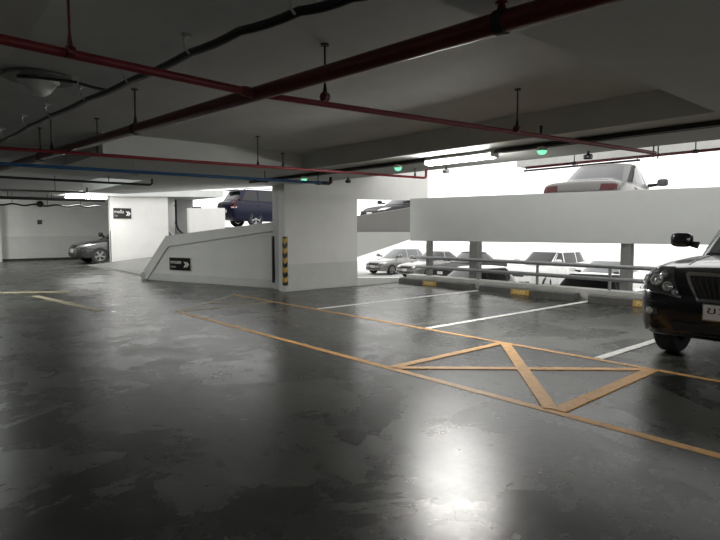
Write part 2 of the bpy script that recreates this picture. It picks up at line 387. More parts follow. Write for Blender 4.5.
# supports of the half deck
for px, x_, w_, nm in ((475.5, 11.28, 0.22, 'column_parapet'), (627, 12.2, 0.2, 'column_parapet'), (429.5, 11.05, 0.13, 'column_slim')):
    c = at(px, 260, 0, x_); bm = NB(); add_box(bm, (c.x, c.y, (1.12 + ZL) / 2), (w_, w_, 1.12 - ZL)); struct(nm, bm, 'support', bevel=0.008)
# pale pier and wall panel at the left end of the far wall
bm = NB(); add_box(bm, (4.18, 29.2, 1.25), (0.2, 0.4, 2.5)); struct('trim_pier', bm, 'wall', bevel=0.01)
bm = NB(); add_box(bm, (3.2, 29.4, 1.2), (1.5, 0.08, 2.4)); d1 = struct('door_1', bm, 'wall', bevel=0.01)
bm = NB(); add_box(bm, (3.2, 29.35, 0.22), (1.5, 0.03, 0.16)); struct('kick_plate', bm, 'iron', d1)

# ------------------------------------------------------------------ fittings on the bays
STOPLAB = {9.35: 'concrete wheel stop with yellow panel, in the bay nearest the white wall',
           6.75: 'concrete wheel stop with yellow lettered panel, in the middle bay below the railing',
           4.15: 'concrete wheel stop with yellow panel, beside the nose of the black car'}
def make_stop(label):
    t = thing('wheel_stop', label, 'wheel stop', (0, 0, 0), 0, 'wheel stops against the kerb')
    bm = NB(); L2 = 1.16
    add_prism(bm, [(-0.13, -L2, 0), (0.13, -L2, 0), (0.11, -L2, 0.125), (0.08, -L2, 0.145), (-0.08, -L2, 0.145), (-0.11, -L2, 0.125)], (0, 2 * L2, 0))
    obj('block', bm, 'stop', t, smooth=None)
    bm = NB(); add_prism(bm, [(-0.134, -0.14, 0.012), (-0.134, 0.30, 0.012), (-0.116, 0.30, 0.12), (-0.116, -0.14, 0.12)], (0.008, 0, 0.0))
    pn = obj('panel', bm, 'yellow', t, smooth=None); pn['label'] = 'yellow painted panel'
    text_mesh('lettering', 'PARK', 0.11, 'cream', pn, (-0.128, 0.24, 0.066), (R(90) - 0.16, 0, -PI / 2), 0.002, fit=0.30)
    return t
st = make_stop(STOPLAB[6.75]); st.location = (10.58, 6.75, 0)
for y in (9.35, 4.15): copy_thing(st, (10.58, y, 0), STOPLAB[y])

t = thing('railing', 'two-bar grey pipe railing standing on the concrete kerb', 'railing', (10.95, 3, 0.21))
for z in (0.47, 0.22):
    bm = NB(); add_tube(bm, [(0, 7.35, z), (0, -10, z)], 0.042, 12); obj('rail', bm, 'rail', t)
for y in (9.85, 8.3, 6.72, 5.12, 3.5, 1.9, 0.3, -1.3):
    bm = NB(); add_tube(bm, [(0, y - 3, 0.0), (0, y - 3, 0.47)], 0.03, 12); obj('post', bm, 'rail', t)

def guard(label, x, y, z0, z1, stripes, facing):
    t = thing('corner_guard', label, 'corner guard', (x, y, z0))
    bm = NB(); add_prism(bm, [(0.0, 0.0, 0), (0.075, 0.0, 0), (0.075, -0.012, 0), (-0.012, -0.012, 0), (-0.012, 0.075, 0), (0, 0.075, 0)], (0, 0, z1 - z0))
    obj('rubber_strip', bm, 'black', t, smooth=None)
    n = 5
    for k in range(n if stripes else 0):
        h = (z1 - z0) / n; z = h * k + 0.05
        bm = NB(); add_prism(bm, [(-0.016, -0.016, z), (0.077, -0.016, z + 0.06), (0.077, -0.016, z + 0.06 + h * .5), (-0.016, -0.016, z + h * .5)], (0, 0.004, 0))
        add_prism(bm, [(-0.016, -0.016, z), (-0.016, 0.06, z + 0.05), (-0.016, 0.06, z + 0.05 + h * .5), (-0.016, -0.016, z + h * .5)], (0.004, 0, 0))
        s = obj('stripe', bm, 'yellow', t, smooth=None); s['label'] = 'yellow stripe'
guard('black and yellow striped rubber guard on the front edge of the white wall end', 7.03, 10.72, 0.14, 1.25, True, 0)
bm = NB(); add_box(bm, (7.17, 11.42, 0.7), (0.05, 0.06, 1.1)); bmesh.ops.translate(bm, verts=bm.verts[:], vec=(0, 0, 0))
tag(obj('corner_guard', bm, 'black', base=(7.17, 11.42, 0.15)), 'plain dark rubber guard on the rear edge of the grey column beside the ramp wall', 'corner guard')
guard('dark rubber guard on the corner of the sign wall beside the parked grey car', 7.42, 24.2, 0.06, 1.36, False, 0)

def sign(name, label, centre, rz, wd, ht, thai, eng, chev=0.2):
    t = thing(name, label, 'sign', centre, rz)
    bm = NB(); add_box(bm, (0, 0.012, 0), (wd, 0.02, ht)); obj('edge', bm, 'signborder', t)
    bm = NB(); add_box(bm, (0, 0.0, 0), (wd - 0.025, 0.02, ht - 0.025)); obj('face', bm, 'signblack', t)
    text_mesh('lettering', thai, ht * 0.36, 'signwhite', t, (-wd * 0.44, -0.012, ht * 0.12), (PI / 2, 0, 0), 0.001, fit=wd * 0.50)
    text_mesh('lettering', eng, ht * 0.24, 'signdim', t, (-wd * 0.44, -0.012, -ht * 0.22), (PI / 2, 0, 0), 0.001)
    for k in range(2):
        bm = NB(); x = wd * (0.19 + 0.10 * k); hh = ht * 0.2; q = wd * 0.1; s = wd * 0.06; z = -ht * 0.02
        add_prism(bm, [(x, -0.0125, z + hh), (x + s, -0.0125, z + hh), (x + s + q, -0.0125, z), (x + q, -0.0125, z)], (0, 0.002, 0))
        add_prism(bm, [(x + q, -0.0125, z), (x + s + q, -0.0125, z), (x + s, -0.0125, z - hh), (x, -0.0125, z - hh)], (0, 0.002, 0))
        obj('chevron', bm, 'signwhite', t, smooth=None)
    return t
sign('direction_sign', 'black double-chevron sign high on the white wall beside the grey parked car', (7.89, 24.175, 2.09), 0, 0.74, 0.45, 'ทางขึ้น', 'Up')
pc = sk(0, 0); ang = math.atan2(tk.y, tk.x)
c1 = A2 + tk * 1.39 + nk * -0.03 + Vector((0, 0, 0.485))
sign('direction_sign', 'black direction sign with double chevron, low on the slanting white ramp wall', c1, ang, 0.82, 0.36, 'ทางลง', 'Down')

# ------------------------------------------------------------------ ceiling lamps and services
def batten(label, loc, rz, ln, wid=0.2, m='tube', top=SOF, group=None):
    """ceiling fitting: housing against the ceiling, glowing diffuser under it, two end caps"""
    t = thing('fluorescent_lamp', label, 'lamp', loc, rz, group); d = top - 0.004 - loc[2]
    bm = NB(); add_prism(bm, [(-ln / 2, -wid / 2, 0), (-ln / 2, wid / 2, 0), (-ln / 2, wid * 0.35, d), (-ln / 2, -wid * 0.35, d)], (ln, 0, 0)); obj('housing', bm, 'housing', t, smooth=None)
    bm = NB(); n = 10
    add_prism(bm, [(-ln / 2 + 0.02, -math.cos(PI * k / n) * wid * 0.46, -math.sin(PI * k / n) * 0.055 - 0.001) for k in range(n + 1)], (ln - 0.04, 0, 0)); obj('diffuser', bm, m, t)
    for s in (-1, 1):
        bm = NB(); add_box(bm, (s * (ln / 2 - 0.008), 0, -0.012), (0.02, wid, 0.07)); obj('end_cap', bm, 'housing', t, 0.004)
    return t
batten('lit white fluorescent lamp in the middle of the ceiling, near the white wall', (6.15, (at(428, 162, 0, 6.15).y + at(495, 154, 0, 6.15).y) / 2, 2.385), PI / 2, at(428, 162, 0, 6.15).y - at(495, 154, 0, 6.15).y, 0.17)
q = at(86, 197, 2, 2.66)
batten('lit fluorescent lamp at the back left, above the grey parked car', (q.x, q.y, 2.66), R(0), 1.5, 0.22, 'tube_far', SLAB)
for lab, p_, rz_, mm, tp_ in (('added unseen fill lamp in the coffer behind the left beam', (1.0, 14.2, 2.66), R(70), 'tube_fill', SLAB),
                    ('added unseen fill lamp near the far left wall', (1.9, 25.4, 2.66), 0, 'tube_fill', SLAB),
                    ('added unseen fill lamp over the lane behind the viewer, on the left', (-3.0, -2.6, 2.64), 0, 'tube_fill', SLAB),
                    ('added unseen fill lamp over the lane behind the viewer, on the right', (2.4, -5.8, 2.64), 0, 'tube_fill', SLAB)):
    batten(lab, p_, rz_, 1.3, 0.2, mm, tp_)  # four unseen fittings added to brighten the walls and ceiling

# lighting trunk along the bay beam
XT = 6.1
t = thing('cable_trunking', 'dark lighting trunk running along the underside of the beam over the parking bays', 'trunking', (XT, 3, 2.38))
ya = at(428, 162, 0, 6.15).y + 0.03 - 3; yb = at(495, 154, 0, 6.15).y - 0.03 - 3
for p_, q_ in ((7.6, ya), (yb, -7.6)):
    bm = NB(); add_box(bm, (0, (p_ + q_) / 2, 0.03), (0.05, abs(p_ - q_), 0.05)); obj('channel', bm, 'iron', t)
bm = NB(); add_tube(bm, [(0.22, 7.0, 0.04), (0.22, -8, 0.04)], 0.012, 8); obj('conduit', bm, 'iron', t)
SL = [(304, 177, 'green signal lamp furthest left on the ceiling trunk, above the striped wall corner'), (398, 166, 'green signal lamp on the ceiling trunk just left of the lit fluorescent lamp'), (542, 150, 'green signal lamp on the ceiling trunk, above the silver car')]
def make_signal(loc, label):
    t = thing('signal_lamp', label, 'signal lamp', loc, 0, 'green signal lamps under the trunk')
    bm = NB(); add_lathe(bm, [(0, 0.045), (0.05, 0.045), (0.062, 0.02), (0.062, 0.0), (0, 0.0)], 20); obj('base', bm, 'housing', t)
    bm = NB(); add_lathe(bm, [(0.056, 0.0), (0.052, -0.02), (0.036, -0.04), (0.0, -0.05)], 20); obj('lens', bm, 'green', t)
    return t
p0 = [at(x, y, 0, XT) for x, y, l in SL]
sg = make_signal((XT, p0[0].y, 2.345), SL[0][2])
for k in (1, 2): copy_thing(sg, (XT, p0[k].y, 2.345), SL[k][2])
for px, py, lab in ((348, 179, 'small dark camera under the ceiling edge, above the wall opening'), (446, 169, 'small pale bracket camera under the ceiling edge below the lit lamp'), (588, 156, 'small dark camera under the ceiling edge above the silver car')):
    q = at(px, py, 0, 7.2)
    t = thing('security_camera', lab, 'camera', (7.2, q.y, SOF), 0, 'small cameras under the ceiling edge')
    bm = NB(); add_tube(bm, [(0, 0, 0), (0, 0, -0.05)], 0.02, 10); obj('mount', bm, 'iron', t)
    bm = NB(); add_lathe(bm, [(0, 0.06), (0.03, 0.05), (0.036, 0.0), (0.036, -0.05), (0.0, -0.055)], 14, (0, 0, -0.075), 'y'); obj('body', bm, 'black' if px != 446 else 'galv', t)

def rodded(t, rods, top, z, m='iron', r=0.008):
    for (x, y) in rods:
        bm = NB(); add_tube(bm, [(x, y, top), (x, y, z)], r, 8)
        add_tube(bm, [(x, y, z + 0.13), (x, y, z + 0.05)], [r * 1.0, r * 2.6], 8)
        add_lathe(bm, [(0, top), (0.03, top), (0.03, top - 0.012), (0, top - 0.012)], 10, (x, y, 0)); obj('hanger', bm, m, t)
# big dark red main along the lane
P = lambda a: [Vector(v) for v in a]
t = thing('sprinkler_main', 'thick dark red sprinkler main crossing the ceiling from upper right to far left', 'pipe')
xa = at(540, 11, 2, 2.35); xb = at(50, 154, 2, 2.35)
dirm = (xb - xa).normalized(); start = xa - dirm * 2.4; end = xb + dirm * 4.5
bm = NB(); add_tube(bm, [start, xa, xb, end], 0.05, 16); obj('pipe', bm, 'darkred', t)
def on_main(py_): k = (py_ - xa.y) / dirm.y; return xa + dirm * k
for y in (1.58, 5.45, 8.3):
    q = on_main(y); rodded(t, [(q.x, q.y)], SLAB if y > 1.76 else SOF, q.z, 'darkred' if y < 2 else 'iron', 0.009)
    bm = NB(); add_tube(bm, [q - dirm * 0.025, q + dirm * 0.025], 0.058, 16); obj('clamp', bm, 'iron', t)
# red branch crossing it
t = thing('sprinkler_branch', 'red sprinkler pipe crossing under the ceiling from upper left to the right-hand bays', 'pipe')
c0 = on_main(3.5); e1 = at(655, 153, 2, 2.35); e0 = at(0, 39, 2, 2.35); db = (c0 - e0).normalized(); e0 = e0 - db * 1.5
bm = NB(); add_tube(bm, [e0, c0 - db * 0.12], 0.027, 12); obj('pipe', bm, 'red', t)
bm = NB(); add_tube(bm, [c0 + db * 0.05, e1], 0.023, 12); obj('pipe', bm, 'red', t)
bm = NB(); add_tube(bm, [c0 - db * 0.13, c0 - db * 0.10, c0], [0.028, 0.036, 0.036], 12); obj('tee_fitting', bm, 'darkred', t)
for px in (70, 325, 517):
    k = {70: at(70, 52, 2, 2.35), 325: at(325, 97, 2, 2.35), 517: at(517, 129, 2, 2.35)}[px]
    rodded(t, [(k.x, k.y)], SLAB, k.z - 0.03, 'darkred' if px == 70 else 'iron', 0.007)
    bm = NB(); add_tube(bm, [k - db * 0.02, k + db * 0.02], 0.034, 12); obj('clamp', bm, 'darkred', t)
k = at(541, 134, 2, 2.35); bm = NB(); add_tube(bm, [k, k + Vector((0, 0, 0.08))], [0.012, 0.02], 10); obj('sprinkler_head', bm, 'iron', t)
for s in (-0.06, 0.12):
    bm = NB(); k = e1 + db * s; add_tube(bm, [k - Vector((0, 0, 0.06)), k + Vector((0, 0, 0.16 if s > 0 else 0.24))], 0.009, 8); obj('hanger', bm, 'iron', t)
# red pipe over the kerb side
t = thing('sprinkler_branch', 'thin red pipe below the ceiling edge, running to the right above the silver car', 'pipe')
g0 = at(526, 168, 0, 9.0); g1 = at(720, 149, 0, 9.0)
bm = NB(); dv = (g1 - g0); add_tube(bm, [g0, g1 + dv * 0.4], 0.022, 12); obj('pipe', bm, 'darkred', t)
for f in (0.3, 0.9):
    k = g0 + dv * f; bm = NB(); add_tube(bm, [k, Vector((k.x, k.y, 3.03))], 0.008, 8); obj('hanger', bm, 'iron', t)
    bm = NB(); add_tube(bm, [k - dv.normalized() * 0.03, k + dv.normalized() * 0.03], 0.03, 12); obj('coupling', bm, 'iron', t)
# second red branch in front of the lit beam face
t = thing('sprinkler_branch', 'red pipe before the pale beam face, its upturned end over the wall opening', 'pipe')
s0 = at(0, 148, 2, 2.29); s1 = at(426, 178, 2, 2.29); ds = (s1 - s0).normalized(); s0 = s0 - ds * 1.2
up = Vector((0, 0, 1))
bm = NB(); add_tube(bm, [s0, s1 - ds * 0.04, s1 - ds * 0.01 + up * 0.012, s1 + up * 0.04, s1 + up * 0.15], 0.02, 12); obj('pipe', bm, 'red', t)
for px, py, topz in ((52, 152, SLAB), (98, 155, SLAB), (258, 167, SLAB), (283, 168, 2.5), (415, 177.5, SOF)):
    k = at(px, py, 2, 2.29); rodded(t, [(k.x, k.y)], topz, k.z - 0.02, 'iron', 0.008)
# blue pipe
t = thing('water_pipe', 'blue water pipe under the beam, ending in a dark elbow above the white wall', 'pipe')
b0 = at(-20, 162.5, 2, 2.27); b1 = at(331, 183.5, 2, 2.27); dd = (b1 - b0).normalized(); b0 = b0 - dd * 1.2
bm = NB(); add_tube(bm, [b0, b1 - dd * 0.15], 0.025, 14); obj('pipe', bm, 'blue', t)
bm = NB(); add_tube(bm, [b1 - dd * 0.2, b1 - dd * 0.05, b1 - dd * 0.01 + up * 0.02, b1 + up * 0.05, b1 + up * 0.12], 0.034, 14); obj('elbow', bm, 'black', t)
for px, py in ((135, 173.5), (265, 180.5), (318, 183)):
    k = at(px, py, 2, 2.27); bm = NB(); add_tube(bm, [k - dd * 0.05, k + dd * 0.05], 0.035, 14); add_tube(bm, [k, Vector((k.x, k.y, SOF))], 0.008, 8); o = obj('clamp', bm, 'galv' if px < 200 else 'iron', t)
# dark sprinkler lines and tray further back at left
for (pa_, pb_, lab, zt) in (((0, 177), (152, 185), 'dark pipe with upturned end under the left beam, before the sign wall', SOF), ((0, 189.5), (87, 192.5), 'dark pipe with upturned end at far left, nearer the lit back lamp', SLAB)):
    t = thing('sprinkler_branch', lab, 'pipe')
    s0 = at(*pa_, 2, 2.3); s1 = at(*pb_, 2, 2.3); ds = (s1 - s0).normalized(); s0 = s0 - ds * 2
    bm = NB(); add_tube(bm, [s0, s1 - ds * 0.04, s1 + up * 0.03, s1 + up * 0.12], 0.022, 10); obj('pipe', bm, 'iron', t)
    for f in (0.35, 0.82):
        k = s0.lerp(s1, f); bm = NB(); add_tube(bm, [k, Vector((k.x, k.y, zt))], 0.009, 8); obj('hanger', bm, 'iron', t)
t = thing('cable_tray', 'dark cable tray running under the ceiling along the far left wall', 'cable tray')
s0 = at(-40, 197, 1, 22.5); s1 = at(104, 203, 1, 22.5); s0.z = s1.z = 2.47
bm = NB(); c = (s0 + s1) / 2; L_ = (s1 - s0).length
add_box(bm, (c.x, 22.5, c.z), (L_, 0.3, 0.03)); add_box(bm, (c.x, 22.36, c.z + 0.03), (L_, 0.02, 0.09)); add_box(bm, (c.x, 22.64, c.z + 0.03), (L_, 0.02, 0.09)); obj('tray', bm, 'iron', t)
for f in (0.3, 0.6, 0.9):
    k = s0.lerp(s1, f); bm = NB(); add_tube(bm, [k, Vector((k.x, k.y, SLAB))], 0.012, 8); obj('hanger', bm, 'iron', t)
t = thing('cable_bundle', 'sagging dark cables below the tray at the far left', 'cable')
z0 = 2.30
pts = [Vector((s0.x + (s1.x - s0.x) * f, 23.1, z0 + 0.03 * math.sin(f * 40))) for f in [i / 40 for i in range(41)]]
bm = NB(); add_tube(bm, pts, 0.03, 8); obj('cable', bm, 'black', t)
for f in (0.1, 0.35, 0.6, 0.85):
    k = s0.lerp(s1, f); bm = NB(); add_tube(bm, [Vector((k.x, 23.1, z0)), Vector((k.x, 23.1, SLAB))], 0.01, 6); obj('hanger', bm, 'iron', t)
# speaker and box on the far wall
q = at(40, 204, 1, 29.2); t = thing('horn_speaker', 'small round dark speaker high on the far left wall', 'speaker', (q.x, 29.5, q.z))
bm = NB(); add_lathe(bm, [(0, -0.1), (0.05, -0.12), (0.14, -0.3), (0.15, -0.3), (0.1, -0.08), (0.0, -0.05)], 20, (0, 0, 0), 'y'); obj('horn', bm, 'black', t)
bm = NB(); add_box(bm, (0, -0.03, 0), (0.1, 0.1, 0.1)); obj('bracket', bm, 'iron', t)
q = at(40, 222, 1, 29.4); t = thing('wall_socket', 'small dark switch box on the far left wall below the speaker', 'switch box', (q.x, 29.5, q.z))
bm = NB(); add_box(bm, (0, -0.05, 0), (0.17, 0.1, 0.2)); obj('box', bm, 'black', t, 0.01)
bm = NB(); add_box(bm, (0.14, -0.02, 0.06), (0.12, 0.03, 0.05)); obj('tag', bm, 'galv', t)

# black cable run clipped to the recess ceiling, and the unlit dome lamp
t = thing('cable_run', 'black electric cable clipped in loops to the dark ceiling at upper left', 'cable')
cp = [at(x, y, 2, 2.62) for x, y in ((-12, 146), (10, 137), (29, 126), (53, 115), (88, 99), (130, 81), (192, 52), (240, 31), (300, 11), (352, -3), (400, -16))]
pts = []
for a, b in zip(cp, cp[1:]):
    for k in range(4): 
        f = k / 4; v = a.lerp(b, f); v.z -= 0.012 * math.sin(PI * f); pts.append(v)
pts.append(cp[-1])
bm = NB(); add_tube(bm, pts, [0.022 + 0.006 * min(1, i / 24) for i in range(len(pts))], 10); obj('cable', bm, 'black', t)
for (x, y) in ((6, 136), (28, 124), (52, 114), (87, 97), (130, 79), (192, 50), (298, 10)):
    k = at(x, y, 2, 2.62)
    bm = NB(); add_tube(bm, [k + Vector((-0.03, 0, 0.09)), k + Vector((-0.06, 0, 0.06)), k + Vector((-0.05, 0, 0.0)), k + Vector((-0.02, 0, -0.03))], 0.008, 8); add_box(bm, k + Vector((-0.035, 0, 0.09)), (0.06, 0.03, 0.02)); obj('clip', bm, 'galv', t)
dl = at(39, 80, 2, 2.69)
t = thing('dome_lamp', 'unlit white bell-shaped lamp on a grey disc under the ceiling at upper left', 'lamp', (dl.x, dl.y, 2.685))
bm = NB(); add_lathe(bm, [(0, 0.03), (0.27, 0.03), (0.285, 0.02), (0.27, 0.005), (0, 0.005)], 32); obj('disc', bm, 'grey_pl', t)
bm = NB(); add_lathe(bm, [(0.155, 0.005), (0.16, -0.012), (0.14, -0.025), (0.12, -0.055), (0.085, -0.10), (0.05, -0.125), (0.0, -0.135)], 32); obj('shade', bm, 'lampshade', t)
for s in (-1, 1):
    k = RT * (0.15 * s); bm = NB(); add_box(bm, k + Vector((0, 0, 0.028)), (0.025, 0.025, 0.05)); obj('bracket', bm, 'galv', t)
t = thing('lamp_cable', 'short black cable joining the dome lamp to the clipped cable run', 'cable')
cp2 = [at(x, y, 2, 2.66) for x, y in ((17, 76), (35, 77), (55, 79.5), (75, 82), (92, 87), (106, 90), (118, 89))]
bm = NB(); add_tube(bm, cp2, 0.013, 8); obj('cable', bm, 'black', t)
k = at(75, 80, 2, 2.68); bm = NB(); add_box(bm, k, (0.05, 0.03, 0.07)); obj('clip', bm, 'galv', t)
# conduit under the half-storey ceiling further out
t = thing('conduit', 'thin dark conduit hanging beside the upper half deck, under the white sky', 'pipe')
g0 = at(524, 171, 0, 15.5); g1 = at(640, 160, 0, 15.5)
bm = NB(); add_tube(bm, [g0, g1], 0.03, 10); obj('pipe', bm, 'iron', t)
for f in (0.02, 0.5, 0.98):
    k = g0.lerp(g1, f); bm = NB(); add_tube(bm, [k, Vector((k.x, k.y, 3.36))], 0.012, 8); obj('hanger', bm, 'iron', t)
bm = NB(); add_box(bm, (15.5, (g0.y - 6) / 2, 3.5), (0.5, g0.y + 6.2, 0.3)); struct('ceiling_upper', bm, 'column', smooth=None)
# dark drain pipe by the stepped wall
t = thing('drain_pipe', 'dark bent drain pipe beside the stepped wall behind the ramp', 'pipe')
q = at(177, 215, 1, 26.85)
bm = NB(); add_tube(bm, [(q.x, 26.95, 2.88), (q.x, 26.95, 1.7), (q.x + 0.08, 26.95, 1.45), (q.x + 0.35, 26.95, 1.2), (q.x + 0.35, 26.95, 0.0)], 0.045, 10); obj('pipe', bm, 'iron', t)
for z in (2.6, 1.75):
    bm = NB(); add_box(bm, (q.x, 27.02, z), (0.14, 0.14, 0.03)); obj('clamp', bm, 'iron', t)
q = at(198, 206, 1, YL)
tag(obj('lamp_box', (lambda b: (add_box(b, (q.x, YL + 0.11, q0.z + 0.035), (0.36, 0.16, 0.07)), b)[1])(NB()), 'black', base=(q.x, YL + 0.11, q0.z)), 'flat dark box lying on top of the low wall behind the ramp', 'box')

# ------------------------------------------------------------------ cars
def pchip(xs, ys, x):
    n = len(xs)
    if x <= xs[0]: return ys[0]
    if x >= xs[-1]: return ys[-1]
    h = [xs[i + 1] - xs[i] for i in range(n - 1)]; d = [(ys[i + 1] - ys[i]) / h[i] for i in range(n - 1)]
    m = [d[0]] + [0 if d[i - 1] * d[i] <= 0 else 2 * d[i - 1] * d[i] / (d[i - 1] + d[i]) for i in range(1, n - 1)] + [d[-1]]
    i = max(k for k in range(n - 1) if xs[k] <= x); t = (x - xs[i]) / h[i]
    return (1 + 2 * t) * (1 - t) ** 2 * ys[i] + t * (1 - t) ** 2 * h[i] * m[i] + t * t * (3 - 2 * t) * ys[i + 1] + t * t * (t - 1) * h[i] * m[i + 1]

# stations: x as a fraction of half length, half-width factor, bottom z, top z (both for a body of belt height 1)
BODY = {
 'sedan': [(-1.0, .76, .42, .80), (-.985, .86, .34, .93), (-.94, .93, .28, 1.02), (-.80, .97, .24, 1.06), (-.5, 1, .2, 1.04), (-.1, 1, .19, 1.0), (.25, 1, .19, .975), (.45, .995, .2, .955), (.70, .965, .21, .88), (.86, .92, .22, .80), (.94, .86, .24, .72), (.985, .76, .27, .64), (1.0, .66, .33, .55)],
 'hatch': [(-1.0, .80, .40, .86), (-.985, .88, .32, .98), (-.93, .94, .26, 1.03), (-.80, .98, .22, 1.05), (-.5, 1, .2, 1.04), (-.1, 1, .19, 1.0), (.25, 1, .19, .98), (.45, .99, .2, .965), (.68, .96, .21, .91), (.84, .92, .22, .84), (.93, .86, .24, .75), (.98, .77, .27, .66), (1.0, .66, .34, .55)],
 'suv':   [(-1.0, .82, .42, .90), (-.985, .89, .36, 1.0), (-.93, .95, .30, 1.04), (-.80, .985, .26, 1.05), (-.5, 1, .24, 1.03), (-.1, 1, .23, 1.0), (.25, 1, .23, .985), (.42, 1, .24, .985), (.66, .99, .26, .965), (.83, .965, .27, .935), (.92, .935, .28, .90), (.965, .89, .29, .855), (.988, .83, .31, .79), (1.0, .76, .35, .66)],
}
SPEC = {  # length, width, height, belt z, wheelbase, wheel radius, greenhouse: base rear/front x, roof rear/front x (fractions of half length)
 'sedan': dict(L=4.65, W=1.78, Hh=1.46, belt=.93, wb=2.68, wr=.315, g=(-.74, .46, -.36, .08)),
 'hatch': dict(L=4.15, W=1.73, Hh=1.50, belt=.95, wb=2.52, wr=.31, g=(-.93, .50, -.68, .06)),
 'suv':   dict(L=4.70, W=1.845, Hh=1.70, belt=1.13, wb=2.71, wr=.36, g=(-.95, .42, -.80, .08)),
}
def section(w, zb, zt):
    h = zt - zb
    half = [(.55 * w, zb), (.86 * w, zb + .01 * h), (.955 * w, zb + .06 * h), (.985 * w, zb + .2 * h), (1.0 * w, zb + .45 * h), (.995 * w, zb + .62 * h), (.975 * w, zb + .78 * h), (.93 * w, zb + .9 * h), (.86 * w, zb + .955 * h), (.74 * w, zb + .985 * h), (.45 * w, zb + 1.005 * h), (.15 * w, zb + 1.015 * h)]
    return half + [(-y, z) for y, z in reversed(half)]

def car(name, label, cat, kind, paint, loc, rz, group=None, scale=1.0, glass='glass', front=True, rear=True, plates=True, tail=('redlens', 'redlens'), detail=1, extra=None, rimmat='rim', hscale=1.0):
    sp = dict(SPEC[kind]); hl = sp['L'] / 2; hw = sp['W'] / 2; belt = sp['belt'] * hscale; Hh = sp['Hh'] * hscale; wr = sp['wr']
    t = thing(name, label, cat, loc, rz, group); t.scale = (scale,) * 3
    ts = BODY[kind]; xs = [s[0] * hl for s in ts]
    # --- lower body
    bm = NB(); rings = []
    stx = sorted(set([xs[0] + (xs[-1] - xs[0]) * i / 46 for i in range(47)] + xs))
    for x in stx:
        w_ = pchip(xs, [s[1] for s in ts], x) * hw; zb = pchip(xs, [s[2] for s in ts], x) * belt; zt = pchip(xs, [s[3] for s in ts], x) * belt
        rings.append([bm.verts.new((x, y, z)) for y, z in section(w_, zb, zt)])
    n = len(rings[0])
    for a, b in zip(rings, rings[1:]):
        for k in range(n): bm.faces.new((a[k], b[k], b[(k + 1) % n], a[(k + 1) % n]))
    bm.faces.new(rings[0]); bm.faces.new(rings[-1][::-1])
    body = obj('body', bm, [paint, 'under'], t, smooth=0.8)
    axl = (sp['wb'] / 2 + .06, -sp['wb'] / 2 + .06)
    cb = NB()
    for ax_ in axl:
        for s in (-1, 1): add_lathe(cb, [(0, -.2), (wr + .055, -.2), (wr + .055, .2), (0, .2)], 28, (ax_, s * (hw - .08), wr), 'y')
    for f in cb.faces: f.material_index = 1
    cut = obj('cut', cb, ['under', 'under'], None, smooth=None)
    mod = body.modifiers.new('arches', 'BOOLEAN'); mod.operation = 'DIFFERENCE'; mod.object = cut; mod.solver = 'EXACT'
    bpy.context.view_layer.update()
    me = bpy.data.meshes.new_from_object(body.evaluated_get(bpy.context.evaluated_depsgraph_get()))
    body.modifiers.clear(); old = body.data; body.data = me; bpy.data.meshes.remove(old)
    C.objects.unlink(cut); bpy.data.objects.remove(cut)
    me.shade_smooth(); me.set_sharp_from_angle(angle=0.75)
    # --- greenhouse
    gr0, gf0, gr1, gf1 = [v * hl for v in sp['g']]; zg0 = belt * .93; zg1 = Hh - .055
    bm = NB(); rings = []; NP = 56
    SUV = kind == 'suv'
    def ring(xr, xf, wv, z, ne=6.5 if SUV else 4.5):
        out = []; xm = (xr + xf) / 2; a_ = (xf - xr) / 2
        for k in range(NP):
            an = 2 * PI * k / NP; c, s = math.cos(an), math.sin(an)
            x = xm + a_ * math.copysign(abs(c) ** (2 / ne), c); y = wv * math.copysign(abs(s) ** (2 / ne), s)
            x -= (.06 if SUV else .10) * (y / wv) ** 2 * (1 if c > 0 else -.4) * (abs(c) ** .5)
            y *= 1 - (.03 if SUV else .10) * (abs(x - xm) / a_) ** 2
            out.append(bm.verts.new((x, y, z)))
        return out
    for i in range(11):
        u = i / 10; e = u ** 1.15
        rings.append(ring(gr0 + (gr1 - gr0) * e, gf0 + (gf1 - gf0) * (u ** 1.06), hw * ((.935 - .165 * u ** 1.3) if SUV else (.915 - .215 * u ** 1.25)), zg0 + (zg1 - zg0) * u))
    wt = hw * (.77 if SUV else .70)
    for f, dz in ((.965, .022), (.90, .036), (.75, .046), (.5, .052), (.25, .055)):
        xm = (gr1 + gf1) / 2; a_ = (gf1 - gr1) / 2
        rings.append(ring(xm - a_ * f, xm + a_ * f, wt * f, zg1 + dz))
    for a, b in zip(rings, rings[1:]):
        for k in range(NP): bm.faces.new((a[k], a[(k + 1) % NP], b[(k + 1) % NP], b[k]))
    bm.faces.new(rings[0][::-1]); bm.faces.new(rings[-1])
    cabin = obj('cabin', bm, paint, t, smooth=0.8)
    # --- panels laid on the shell, by casting onto it
    vs = []; ps = []
    for o in (body, cabin):
        k0 = len(vs); vs += [v.co.copy() for v in o.data.vertices]; ps += [[k0 + i for i in p.vertices] for p in o.data.polygons]
    bvh = BVHTree.FromPolygons(vs, ps)
    def cast(ax, a, b):
        o_, d_ = {'f': ((6, a, b), (-1, 0, 0)), 'r': ((-6, a, b), (1, 0, 0)), 'l': ((a, 6, b), (0, -1, 0)), 's': ((a, -6, b), (0, 1, 0)), 't': ((a, b, 6), (0, 0, -1))}[ax]
        h, nrm, _, _ = bvh.ray_cast(Vector(o_), Vector(d_)); d_ = Vector(d_)
        if h is None:
            q = Vector((0 if ax in 'ls' else (hl if ax == 'f' else -hl), a, b)) if ax in 'fr' else Vector((a, hw if ax == 'l' else -hw, b))
            h, nrm, _, _ = bvh.find_nearest(q)
        if nrm.dot(d_) > 0: nrm = -nrm
        return h, nrm, d_
